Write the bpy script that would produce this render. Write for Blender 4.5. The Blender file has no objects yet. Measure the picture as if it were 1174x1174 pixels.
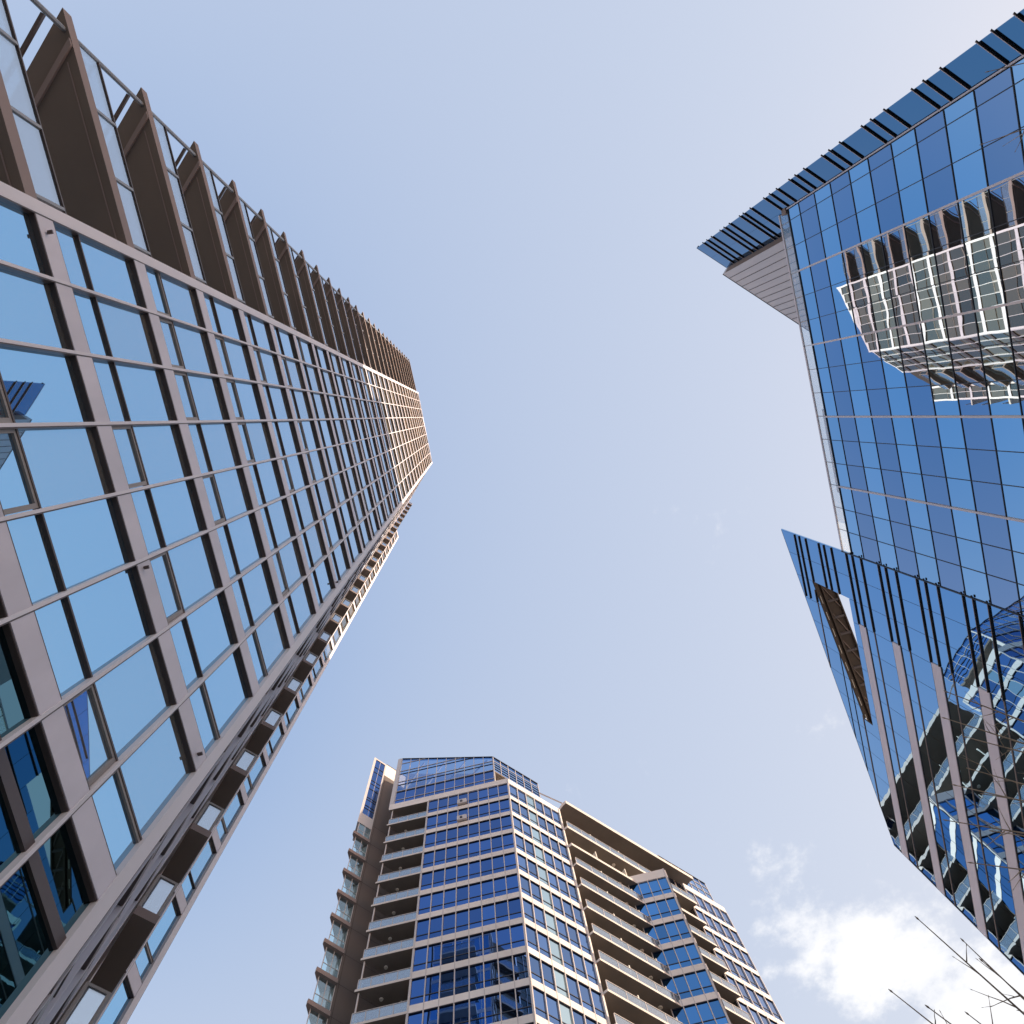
import bpy, math, random
from mathutils import Matrix, Vector
R = math.radians
random.seed(7)
sc = bpy.context.scene
COL = sc.collection

# ------------------------------------------------------------------ camera
CAMZ = 1.7
# rows = world X (image right), Y (image down), Z (up) in camera axes (right, down, forward)
F_PX, IMG = 850.0, 1174.0
zx, zy = (534.5 - IMG / 2) / F_PX, (477.5 - IMG / 2) / F_PX
zc = Vector((zx, zy, 1.0)).normalized()
xc = (Vector((1, 0, 0)) - zc[0] * zc).normalized()
yc = zc.cross(xc)
right = Vector((xc[0], yc[0], zc[0])); down = Vector((xc[1], yc[1], zc[1])); fwd = Vector((xc[2], yc[2], zc[2]))
cd = bpy.data.cameras.new('camera'); cam = bpy.data.objects.new('camera', cd); COL.objects.link(cam)
cd.sensor_fit = 'HORIZONTAL'; cd.sensor_width = 36.0
cd.lens = 36.0 * F_PX / IMG
cd.clip_start = 0.05; cd.clip_end = 5000
up = -down; back = -fwd
cam.matrix_world = Matrix(((right[0], up[0], back[0], 0), (right[1], up[1], back[1], 0), (right[2], up[2], back[2], CAMZ), (0, 0, 0, 1)))
sc.camera = cam

# ------------------------------------------------------------------ sky and sun
SUN_AZ, SUN_EL = -5.0, 21.0
sc.view_settings.view_transform = 'Standard'; sc.view_settings.look = 'None'
sc.view_settings.gamma = 1.0; sc.view_settings.use_curve_mapping = False
sc.view_settings.exposure = 0.62
world = bpy.data.worlds.new('World'); sc.world = world; world.use_nodes = True
wt = world.node_tree; wt.nodes.clear()
def wn(t, **k):
    n = wt.nodes.new(t)
    for a, b in k.items(): setattr(n, a, b)
    return n
wo = wn('ShaderNodeOutputWorld'); wb = wn('ShaderNodeBackground'); wb.inputs['Strength'].default_value = 0.13
sky = wn('ShaderNodeTexSky', sky_type='NISHITA', sun_disc=False, sun_elevation=R(SUN_EL), sun_rotation=R(90 - SUN_AZ))
sky.air_density = 1.5; sky.dust_density = 1.0; sky.ozone_density = 1.0; sky.altitude = 50
# a thin high veil of haze over the clear sky: scattered blue light flattened towards a pale periwinkle
hs = wn('ShaderNodeVectorMath', operation='MULTIPLY_ADD'); hs.inputs[1].default_value = (1.05, .62, .26); hs.inputs[2].default_value = (1.68, 2.20, 3.42)
wt.links.new(sky.outputs[0], hs.inputs[0])
wt.links.new(wb.outputs[0], wo.inputs[0])
# cumulus: noise on a flat cloud layer (direction.xy / direction.z), gathered in one patch of the sky
tc = wn('ShaderNodeTexCoord'); sep = wn('ShaderNodeSeparateXYZ'); wt.links.new(tc.outputs['Generated'], sep.inputs[0])
def wm(op, a, b=None, c=None, clamp=False):
    n = wn('ShaderNodeMath', operation=op, use_clamp=clamp)
    for i, v in enumerate((a, b, c)):
        if v is None: continue
        if isinstance(v, (int, float)): n.inputs[i].default_value = v
        else: wt.links.new(v, n.inputs[i])
    return n.outputs[0]
dz = wm('MAXIMUM', sep.outputs[2], 0.03)
px = wm('DIVIDE', sep.outputs[0], dz); py = wm('DIVIDE', sep.outputs[1], dz)
comb = wn('ShaderNodeCombineXYZ'); wt.links.new(px, comb.inputs[0]); wt.links.new(py, comb.inputs[1])
def wnoise(scale, detail, rough, off=0.0):
    n = wn('ShaderNodeTexNoise'); n.inputs['Scale'].default_value = scale; n.inputs['Detail'].default_value = detail
    n.inputs['Roughness'].default_value = rough
    v = wn('ShaderNodeVectorMath', operation='ADD'); wt.links.new(comb.outputs[0], v.inputs[0]); v.inputs[1].default_value = (off, off * 1.7, off * .3)
    wt.links.new(v.outputs[0], n.inputs['Vector']); return n.outputs['Fac']
n1 = wnoise(11.0, 12, .62, 3.1); n2 = wnoise(4.2, 6, .55, 7.7)
# clear sky opposite the low sun is a deeper blue
gx_ = wm('SUBTRACT', px, -.62); gy_ = wm('MULTIPLY', wm('SUBTRACT', py, .18), .42 / .54)
g2_ = wm('MULTIPLY', wm('ADD', wm('MULTIPLY', gx_, gx_), wm('MULTIPLY', gy_, gy_)), -1 / .42 ** 2)
gs_ = wm('POWER', math.e, g2_)
dmix = wn('ShaderNodeMixRGB', blend_type='MULTIPLY'); dmix.inputs['Color2'].default_value = (.30, .58, .88, 1)
wt.links.new(gs_, dmix.inputs['Fac']); wt.links.new(hs.outputs[0], dmix.inputs['Color1'])
def patch(cx, cy, rx, ry, ang, gain):
    ca, sa = math.cos(R(ang)), math.sin(R(ang))
    ux = wm('ADD', wm('MULTIPLY', wm('SUBTRACT', px, cx), ca / rx), wm('MULTIPLY', wm('SUBTRACT', py, cy), sa / rx))
    uy = wm('ADD', wm('MULTIPLY', wm('SUBTRACT', px, cx), -sa / ry), wm('MULTIPLY', wm('SUBTRACT', py, cy), ca / ry))
    d = wm('SQRT', wm('ADD', wm('MULTIPLY', ux, ux), wm('MULTIPLY', uy, uy)))
    return wm('MULTIPLY', wm('SUBTRACT', 1.0, d), gain)
m = patch(0.655, 0.815, 0.27, 0.13, 14, .85)
m = wm('MAXIMUM', m, patch(0.80, 0.925, 0.25, 0.14, 30, .85))
m = wm('MAXIMUM', m, patch(0.474, 0.655, 0.07, 0.045, 20, 0.30))
m = wm('MAXIMUM', m, patch(0.178, 0.527, 0.05, 0.04, 10, 0.24))
m = wm('MAXIMUM', m, patch(0.488, 0.403, 0.05, 0.035, 60, 0.13))
m = wm('MAXIMUM', m, patch(0.344, 0.159, 0.05, 0.04, 60, 0.16))
m = wm('MAXIMUM', m, -0.7)
den = wm('ADD', m, wm('ADD', wm('MULTIPLY', wm('SUBTRACT', n1, .5), 2.3), wm('MULTIPLY', wm('SUBTRACT', n2, .5), .7)))
mask = wn('ShaderNodeMapRange', interpolation_type='SMOOTHSTEP'); mask.inputs['From Min'].default_value = .10; mask.inputs['From Max'].default_value = .72
wt.links.new(den, mask.inputs['Value'])
ccol = wn('ShaderNodeMixRGB'); ccol.inputs['Color1'].default_value = (4.2, 4.35, 4.75, 1); ccol.inputs['Color2'].default_value = (6.0, 5.9, 5.8, 1)
wt.links.new(wnoise(7.0, 6, .6, 1.3), ccol.inputs['Fac'])
mixc = wn('ShaderNodeMixRGB'); wt.links.new(mask.outputs[0], mixc.inputs['Fac']); wt.links.new(dmix.outputs[0], mixc.inputs['Color1']); wt.links.new(ccol.outputs[0], mixc.inputs['Color2'])
wt.links.new(mixc.outputs[0], wb.inputs['Color'])

sl = bpy.data.lights.new('sun', 'SUN'); sun = bpy.data.objects.new('sun', sl); COL.objects.link(sun)
sl.energy = 4.2; sl.angle = R(0.5); sl.color = (1.0, 0.84, 0.64)
sdir = Vector((math.cos(R(SUN_AZ)) * math.cos(R(SUN_EL)), math.sin(R(SUN_AZ)) * math.cos(R(SUN_EL)), math.sin(R(SUN_EL))))
sun.rotation_euler = sdir.to_track_quat('Z', 'Y').to_euler()
sun.location = sdir * 200

# ------------------------------------------------------------------ materials
def mat(name, col, rough=.6, metal=0.0, spec=.5, noise=None, streak=None, bump=None):
    m = bpy.data.materials.new(name); m.use_nodes = True; t = m.node_tree; b = t.nodes['Principled BSDF']
    b.inputs['Roughness'].default_value = rough; b.inputs['Metallic'].default_value = metal
    b.inputs['Specular IOR Level'].default_value = spec
    b.inputs['Base Color'].default_value = (*col, 1)
    if noise:
        sc_, amt = noise
        co = t.nodes.new('ShaderNodeTexCoord'); geo = t.nodes.new('ShaderNodeNewGeometry')
        n = t.nodes.new('ShaderNodeTexNoise'); n.noise_dimensions = '4D'; n.inputs['Scale'].default_value = sc_; n.inputs['Detail'].default_value = 5
        mp = t.nodes.new('ShaderNodeMapping'); mp.inputs['Scale'].default_value = (1, 1, .35)
        t.links.new(geo.outputs['Position'], mp.inputs['Vector']); t.links.new(mp.outputs[0], n.inputs['Vector'])
        w = t.nodes.new('ShaderNodeMath'); w.operation = 'MULTIPLY'; w.inputs[1].default_value = 20
        t.links.new(geo.outputs['Random Per Island'], w.inputs[0]); t.links.new(w.outputs[0], n.inputs['W'])
        mr = t.nodes.new('ShaderNodeMapRange'); mr.inputs['From Min'].default_value = .3; mr.inputs['From Max'].default_value = .7
        mr.inputs['To Min'].default_value = 1 - amt; mr.inputs['To Max'].default_value = 1 + amt
        t.links.new(n.outputs['Fac'], mr.inputs['Value'])
        isl = t.nodes.new('ShaderNodeMapRange'); isl.inputs['To Min'].default_value = 1 - amt * .5; isl.inputs['To Max'].default_value = 1 + amt * .5
        t.links.new(geo.outputs['Random Per Island'], isl.inputs['Value'])
        mu = t.nodes.new('ShaderNodeMath'); mu.operation = 'MULTIPLY'; t.links.new(mr.outputs[0], mu.inputs[0]); t.links.new(isl.outputs[0], mu.inputs[1])
        vm = t.nodes.new('ShaderNodeVectorMath'); vm.operation = 'SCALE'; vm.inputs[0].default_value = col
        t.links.new(mu.outputs[0], vm.inputs['Scale']); t.links.new(vm.outputs[0], b.inputs['Base Color'])
        rr = t.nodes.new('ShaderNodeMath'); rr.operation = 'MULTIPLY_ADD'; rr.inputs[1].default_value = .25; rr.inputs[2].default_value = rough - .12
        t.links.new(n.outputs['Fac'], rr.inputs[0]); t.links.new(rr.outputs[0], b.inputs['Roughness'])
    return m

def glass(name, col, wave=.004, wscale=.55, tint=.10, rough=.01, clear=0.0, blind=None, bw=0.0):
    """coated architectural glass: tinted mirror, each pane slightly bowed and slightly different"""
    m = bpy.data.materials.new(name); m.use_nodes = True; t = m.node_tree; b = t.nodes['Principled BSDF']
    b.inputs['Metallic'].default_value = 1.0; b.inputs['Roughness'].default_value = rough
    geo = t.nodes.new('ShaderNodeNewGeometry'); oi = t.nodes.new('ShaderNodeObjectInfo')
    ad = t.nodes.new('ShaderNodeMath'); ad.operation = 'ADD'; t.links.new(geo.outputs['Random Per Island'], ad.inputs[0]); t.links.new(oi.outputs['Random'], ad.inputs[1])
    fr = t.nodes.new('ShaderNodeMath'); fr.operation = 'FRACT'; t.links.new(ad.outputs[0], fr.inputs[0])
    mr = t.nodes.new('ShaderNodeMapRange'); mr.inputs['To Min'].default_value = 1 - tint; mr.inputs['To Max'].default_value = 1 + tint
    t.links.new(fr.outputs[0], mr.inputs['Value'])
    vm = t.nodes.new('ShaderNodeVectorMath'); vm.operation = 'SCALE'; vm.inputs[0].default_value = col
    t.links.new(mr.outputs[0], vm.inputs['Scale']); t.links.new(vm.outputs[0], b.inputs['Base Color'])
    w = t.nodes.new('ShaderNodeMath'); w.operation = 'MULTIPLY'; w.inputs[1].default_value = 40; t.links.new(fr.outputs[0], w.inputs[0])
    n = t.nodes.new('ShaderNodeTexNoise'); n.noise_dimensions = '4D'; n.inputs['Scale'].default_value = wscale; n.inputs['Detail'].default_value = 1.0
    t.links.new(geo.outputs['Position'], n.inputs['Vector']); t.links.new(w.outputs[0], n.inputs['W'])
    bp = t.nodes.new('ShaderNodeBump'); bp.inputs['Strength'].default_value = 1.0; bp.inputs['Distance'].default_value = wave
    t.links.new(n.outputs['Fac'], bp.inputs['Height']); t.links.new(bp.outputs[0], b.inputs['Normal'])
    if blind:                                             # rooms and pale blinds seen faintly through the coating
        df = t.nodes.new('ShaderNodeBsdfDiffuse'); df.inputs['Color'].default_value = (*blind, 1)
        mx = t.nodes.new('ShaderNodeMixShader'); mb_ = t.nodes.new('ShaderNodeMapRange'); mb_.inputs['To Min'].default_value = bw * .4; mb_.inputs['To Max'].default_value = bw * 1.6
        t.links.new(fr.outputs[0], mb_.inputs['Value']); t.links.new(mb_.outputs[0], mx.inputs['Fac'])
        t.links.new(b.outputs[0], mx.inputs[1]); t.links.new(df.outputs[0], mx.inputs[2])
        t.links.new(mx.outputs[0], t.nodes['Material Output'].inputs['Surface'])
    if clear > 0:
        tr = t.nodes.new('ShaderNodeBsdfTransparent'); tr.inputs['Color'].default_value = (.80, .92, .95, 1)
        mx = t.nodes.new('ShaderNodeMixShader'); mx.inputs['Fac'].default_value = clear
        t.links.new(b.outputs[0], mx.inputs[1]); t.links.new(tr.outputs[0], mx.inputs[2])
        t.links.new(mx.outputs[0], t.nodes['Material Output'].inputs['Surface'])
    return m

def clear_glass(name, col=(.86, .93, .95), refl=.16, milky=0.0):
    m = bpy.data.materials.new(name); m.use_nodes = True; t = m.node_tree; t.nodes.remove(t.nodes['Principled BSDF'])
    tr = t.nodes.new('ShaderNodeBsdfTransparent'); tr.inputs['Color'].default_value = (*col, 1)
    gl = t.nodes.new('ShaderNodeBsdfGlossy'); gl.inputs['Roughness'].default_value = .02; gl.inputs['Color'].default_value = (.85, .92, 1, 1)
    lw = t.nodes.new('ShaderNodeLayerWeight'); lw.inputs['Blend'].default_value = .25
    mr = t.nodes.new('ShaderNodeMapRange'); mr.inputs['To Min'].default_value = refl; mr.inputs['To Max'].default_value = .9 if refl > .05 else .3
    t.links.new(lw.outputs['Fresnel'], mr.inputs['Value'])
    mx = t.nodes.new('ShaderNodeMixShader'); t.links.new(mr.outputs[0], mx.inputs['Fac']); t.links.new(tr.outputs[0], mx.inputs[1]); t.links.new(gl.outputs[0], mx.inputs[2])
    out = mx.outputs[0]
    if milky > 0:                                         # ceramic frit: part of the light is scattered
        df = t.nodes.new('ShaderNodeBsdfDiffuse'); tl = t.nodes.new('ShaderNodeBsdfTranslucent'); m1 = t.nodes.new('ShaderNodeMixShader'); m2 = t.nodes.new('ShaderNodeMixShader')
        for q in (df, tl): q.inputs['Color'].default_value = (.80, .86, .88, 1)
        m1.inputs['Fac'].default_value = .5; t.links.new(df.outputs[0], m1.inputs[1]); t.links.new(tl.outputs[0], m1.inputs[2])
        m2.inputs['Fac'].default_value = milky; t.links.new(out, m2.inputs[1]); t.links.new(m1.outputs[0], m2.inputs[2]); out = m2.outputs[0]
    t.links.new(out, t.nodes['Material Output'].inputs['Surface']); return m

M = dict(
    # slender residential tower
    taupe=mat('taupe_metal_panel', (.74, .695, .765), .45, .0, .5, noise=(1.6, .11)),
    mullion=mat('light_taupe_mullion', (.82, .775, .82), .45, .0, .5, noise=(1.6, .08)),
    bronze=mat('dark_bronze_metal', (.11, .083, .078), .42, .2, .5, noise=(1.2, .12)),
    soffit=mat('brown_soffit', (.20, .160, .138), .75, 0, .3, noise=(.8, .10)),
    fascia=mat('brown_slab_edge', (.33, .255, .24), .65, 0, .3, noise=(1.2, .08)),
    steel=mat('grey_painted_steel', (.30, .30, .31), .4, .3, .5, noise=(2, .06)),
    sash=mat('light_sash_metal', (.36, .32, .30), .45, .1),
    gwin=glass('blue_reflective_window_glass', (.285, .575, .85), .0014, .5, .05, .01, 0.0, (.42, .36, .30), .16),
    glow=glass('dark_teal_glass', (.085, .21, .27), .0014, .5, .12),
    gsunlit=glass('sunlit_zone_window_glass', (.11, .20, .225), .0014, .5, .15, .01, 0.0, (.30, .25, .19), .26),
    rail=clear_glass('balcony_glass', (.86, .93, .95), .50),
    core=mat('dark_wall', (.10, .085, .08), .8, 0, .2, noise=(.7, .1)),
    concrete=mat('roof_concrete', (.55, .50, .45), .8, 0, .2, noise=(.6, .1)),
    # office tower
    fvis=glass('blue_curtain_wall_glass', (.45, .625, .76), .0038, .55, .045),
    fspan=glass('violet_blue_spandrel_glass', (.345, .425, .555), .0038, .55, .045, .01),
    tglass=glass('pale_blue_screen_glass', (.25, .455, .68), .0045, .6, .03),
    sglass=glass('deep_blue_screen_glass', (.075, .20, .36), .003, .5, .04),
    darkcap=mat('black_mullion_cap', (.02, .022, .03), .4, .2),
    palecap=mat('pale_mullion_cap', (.58, .52, .54), .4, .3),
    fin=mat('dark_sunshade_fin', (.022, .018, .02), .5, .1),
    finedge=mat('pale_fin_edge', (.58, .49, .50), .45, .1),
    band=mat('lavender_metal_band', (.66, .60, .67), .45, .1, .5, noise=(.7, .04)),
    ribbed=mat('grey_cladding', (.50, .475, .51), .5, .1, .4, noise=(.6, .06)),
    seam=mat('cladding_seam', (.11, .10, .11), .7),
    brownret=mat('brown_return', (.22, .175, .165), .7, 0, .3, noise=(1, .1)),
    truss=mat('brown_steel_deck', (.075, .060, .052), .6, .1, .4, noise=(.8, .2)),
    guard=clear_glass('roof_guard_glass', (.985, 1.0, .995), .02, .12),
    # balcony tower
    cream=mat('cream_spandrel', (.79, .735, .715), .6, 0, .35, noise=(.5, .07)),
    mull=mat('pale_mullion', (.60, .55, .54), .45, .1),
    deep=glass('deep_blue_window_glass', (.055, .138, .37), .003, .6, .18),
    bright=glass('blue_window_glass', (.145, .26, .49), .003, .6, .20),
    bay=glass('teal_blue_window_glass', (.085, .24, .50), .004, .6, .25),
    pale=glass('pale_green_window_glass', (.56, .72, .74), .002, .5, .06, .15),
    crown=glass('crown_lattice_glass', (.10, .27, .62), .004, .6, .18, .01, .30),
    sill=mat('dark_transom', (.04, .045, .07), .5, .2),
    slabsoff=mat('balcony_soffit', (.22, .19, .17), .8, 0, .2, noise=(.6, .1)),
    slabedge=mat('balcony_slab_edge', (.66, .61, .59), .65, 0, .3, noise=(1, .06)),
    pier=mat('brown_pier_panel', (.165, .135, .125), .7, 0, .3, noise=(.35, .08)),
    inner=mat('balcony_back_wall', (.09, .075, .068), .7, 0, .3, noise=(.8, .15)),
    lamp=mat('white_lamp_cover', (.75, .72, .66), .4),
    frost=clear_glass('frosted_rail_glass', (.86, .92, .93), .30, .06),
    teal=clear_glass('windscreen_glass', (.84, .95, .96), .05),
    bark=mat('grey_brown_bark', (.36, .30, .24), .85, 0, .2, noise=(6, .25)),
    paving=mat('street_paving', (.34, .32, .30), .85, 0, .3, noise=(.3, .15)),
    asphalt=mat('asphalt', (.05, .05, .052), .85, 0, .3, noise=(.5, .2)),
)

# ------------------------------------------------------------------ builders
LOC = {}
def tag(o, label=None, cat=None, group=None, kind=None):
    if label: o['label'] = label
    if cat: o['category'] = cat
    if group: o['group'] = group
    if kind: o['kind'] = kind
    return o
def empty(name, xy, label, cat, z=0.0, parent=None):
    o = bpy.data.objects.new(name, None); COL.objects.link(o); o.empty_display_size = 2
    w = Vector((xy[0], xy[1], z)); LOC[o] = w
    if parent: o.parent = parent; o.location = w - LOC[parent]
    else: o.location = w
    if label: tag(o, label, cat)
    return o
class MB:
    def __init__(s): s.v = []; s.f = []; s.m = []; s.ms = []
    def mi(s, m):
        if m not in s.ms: s.ms.append(m)
        return s.ms.index(m)
    def poly(s, pts, m):
        b = len(s.v); s.v += [tuple(p) for p in pts]; s.f.append(tuple(range(b, b + len(pts)))); s.m.append(s.mi(m))
    def mesh(s, name, off=Vector((0, 0, 0))):
        me = bpy.data.meshes.new(name)
        me.from_pydata([(x - off[0], y - off[1], z - off[2]) for x, y, z in s.v], [], s.f)
        for m in s.ms: me.materials.append(M[m])
        me.polygons.foreach_set('material_index', s.m); me.update(); return me
    def build(s, name, parent=None, off=None, label=None, kind=None):
        if not s.v: return None
        if off is None:
            xs, ys, zs = zip(*s.v); off = Vector(((min(xs) + max(xs)) / 2, (min(ys) + max(ys)) / 2, min(zs)))
        o = bpy.data.objects.new(name, s.mesh(name, off)); COL.objects.link(o)
        LOC[o] = Vector(off)
        if parent: o.parent = parent; o.location = LOC[o] - LOC[parent]
        else: o.location = LOC[o]
        if label: o['label'] = label
        if kind: o['kind'] = kind
        return o
    # ---- world-space solids
    def hexa(s, p, m, skip=()):
        # p: 8 points, bottom ring 0-3, top ring 4-7
        for k, f in enumerate(((3, 2, 1, 0), (4, 5, 6, 7), (0, 1, 5, 4), (1, 2, 6, 5), (2, 3, 7, 6), (3, 0, 4, 7))):
            if k in skip: continue
            s.poly([p[i] for i in f], m)
    def prism(s, ring, z0, z1, m, mtop=None, mbot=None):
        n = len(ring)
        a = sum(ring[i][0] * ring[(i + 1) % n][1] - ring[(i + 1) % n][0] * ring[i][1] for i in range(n))
        if a < 0: ring = ring[::-1]
        z0s = z0 if isinstance(z0, (list, tuple)) else [z0] * n; z1s = z1 if isinstance(z1, (list, tuple)) else [z1] * n
        if a < 0: z0s = z0s[::-1]; z1s = z1s[::-1]
        bo = [(p[0], p[1], z) for p, z in zip(ring, z0s)]; to = [(p[0], p[1], z) for p, z in zip(ring, z1s)]
        s.poly(bo[::-1], mbot or m); s.poly(to, mtop or m)
        for i in range(n):
            j = (i + 1) % n; s.poly([bo[i], bo[j], to[j], to[i]], m)
    def tube(s, pts, rads, m, sides=5, cap=True):
        rings = []
        pts = [Vector(p) for p in pts]
        for i, p in enumerate(pts):
            d = (pts[min(i + 1, len(pts) - 1)] - pts[max(i - 1, 0)]).normalized()
            a = d.orthogonal().normalized() if i == 0 else (a - a.dot(d) * d).normalized()
            b = d.cross(a); r = rads[i] if isinstance(rads, (list, tuple)) else rads
            rings.append([p + r * (math.cos(2 * math.pi * k / sides) * a + math.sin(2 * math.pi * k / sides) * b) for k in range(sides)])
        b0 = len(s.v)
        for rg in rings: s.v += [tuple(q) for q in rg]
        mi = s.mi(m)
        for i in range(len(rings) - 1):
            for k in range(sides):
                k2 = (k + 1) % sides
                s.f.append((b0 + i * sides + k, b0 + i * sides + k2, b0 + (i + 1) * sides + k2, b0 + (i + 1) * sides + k)); s.m.append(mi)
        if cap:
            s.f.append(tuple(b0 + k for k in range(sides))[::-1]); s.m.append(mi)
            s.f.append(tuple(b0 + (len(rings) - 1) * sides + k for k in range(sides))); s.m.append(mi)
class Frame:
    """a vertical wall: s runs along it, o stands out of it, z is up"""
    def __init__(f, origin, ang, sign):
        f.p = Vector(origin); f.t = Vector((math.cos(R(ang)), math.sin(R(ang)))); f.y = Vector((-f.t[1], f.t[0])); f.out = f.y * sign; f.ang = ang; f.sign = sign
    def xy(f, s, o=0.0):
        q = f.p + f.t * s + f.out * o; return (q[0], q[1])
    def pt(f, s, o, z):
        q = f.p + f.t * s + f.out * o; return (q[0], q[1], z)
    def box(f, mb, s0, s1, z0, z1, o0, o1, m, skip=()):
        p = [f.pt(s0, o0, z0), f.pt(s1, o0, z0), f.pt(s1, o1, z0), f.pt(s0, o1, z0), f.pt(s0, o0, z1), f.pt(s1, o0, z1), f.pt(s1, o1, z1), f.pt(s0, o1, z1)]
        if f.sign < 0: p = [p[i] for i in (3, 2, 1, 0, 7, 6, 5, 4)]
        mb.hexa(p, m, skip)
    def quad(f, mb, s0, s1, z0, z1, o, m):
        q = [f.pt(s0, o, z0), f.pt(s1, o, z0), f.pt(s1, o, z1), f.pt(s0, o, z1)]
        mb.poly(q if f.sign < 0 else q[::-1], m)
    def poly(f, mb, sz, o, m):
        a = sum(sz[i][0] * sz[(i + 1) % len(sz)][1] - sz[(i + 1) % len(sz)][0] * sz[i][1] for i in range(len(sz)))
        q = [f.pt(s, o, z) for s, z in sz]
        if (a > 0) != (f.sign < 0): q = q[::-1]
        mb.poly(q, m)
    def slab(f, mb, sz, o0, o1, m):
        """polygon in the wall plane, extruded from o0 to o1"""
        f.poly(mb, sz, o1, m)
        a = sum(sz[i][0] * sz[(i + 1) % len(sz)][1] - sz[(i + 1) % len(sz)][0] * sz[i][1] for i in range(len(sz)))
        for i in range(len(sz)):
            j = (i + 1) % len(sz); q = [f.pt(*sz[i][:1], o0, sz[i][1]), f.pt(sz[j][0], o0, sz[j][1]), f.pt(sz[j][0], o1, sz[j][1]), f.pt(sz[i][0], o1, sz[i][1])]
            if (a > 0) != (f.sign < 0): q = q[::-1]
            mb.poly(q, m)
        q = [f.pt(s, o0, z) for s, z in sz]
        if (a > 0) == (f.sign < 0): q = q[::-1]
        mb.poly(q, m)

def project(p):
    q = Vector((p[0], p[1], p[2] - CAMZ)); w = q.dot(fwd)
    if w <= .1: return None
    return (.5 + F_PX / IMG * q.dot(right) / w, .5 + F_PX / IMG * q.dot(down) / w)
def area(mb):
    a = 0
    for f in mb.f:
        pr = [project(mb.v[i]) for i in f]
        if any(p is None for p in pr): return 0
        cx = sum(p[0] for p in pr) / len(pr); cy = sum(p[1] for p in pr) / len(pr)
        if not (-.01 < cx < 1.01 and -.01 < cy < 1.01): continue
        a += abs(sum(pr[i][0] * pr[(i + 1) % len(pr)][1] - pr[(i + 1) % len(pr)][0] * pr[i][1] for i in range(len(pr)))) / 2
    return a
def emit(cands, parent, name, limit=100):
    """the largest in view become parts of their own, the rest one shared part"""
    cands = sorted(cands, key=lambda c: -c[0])
    rest = MB()
    for i, (a, mb) in enumerate(cands):
        if i < limit and a > 2e-6: mb.build(name, parent)
        else:
            b = len(rest.v); rest.v += mb.v
            for f, mi in zip(mb.f, mb.m): rest.f.append(tuple(b + k for k in f)); rest.m.append(rest.mi(mb.ms[mi]))
    rest.build(name, parent, kind='stuff')
def clip(poly, nx, nz, c):
    """keep nx*s + nz*z <= c"""
    out = []
    for i in range(len(poly)):
        p, q = poly[i], poly[(i + 1) % len(poly)]
        dp, dq = nx * p[0] + nz * p[1] - c, nx * q[0] + nz * q[1] - c
        if dp <= 0: out.append(p)
        if (dp < 0 < dq) or (dq < 0 < dp):
            k = dp / (dp - dq); out.append((p[0] + k * (q[0] - p[0]), p[1] + k * (q[1] - p[1])))
    return out

# ------------------------------------------------------------------ ground
g = MB(); g.poly([(-700, -700, 0), (700, -700, 0), (700, 700, 0), (-700, 700, 0)], 'asphalt'); tag(g.build('ground', off=Vector((0, 0, 0))), kind='structure')
g = MB(); g.prism([(-60, -60), (62, -60), (62, 75), (-60, 75)], -.3, .12, 'paving'); tag(g.build('pavement', off=Vector((0, 0, 0))), kind='structure')

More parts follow.
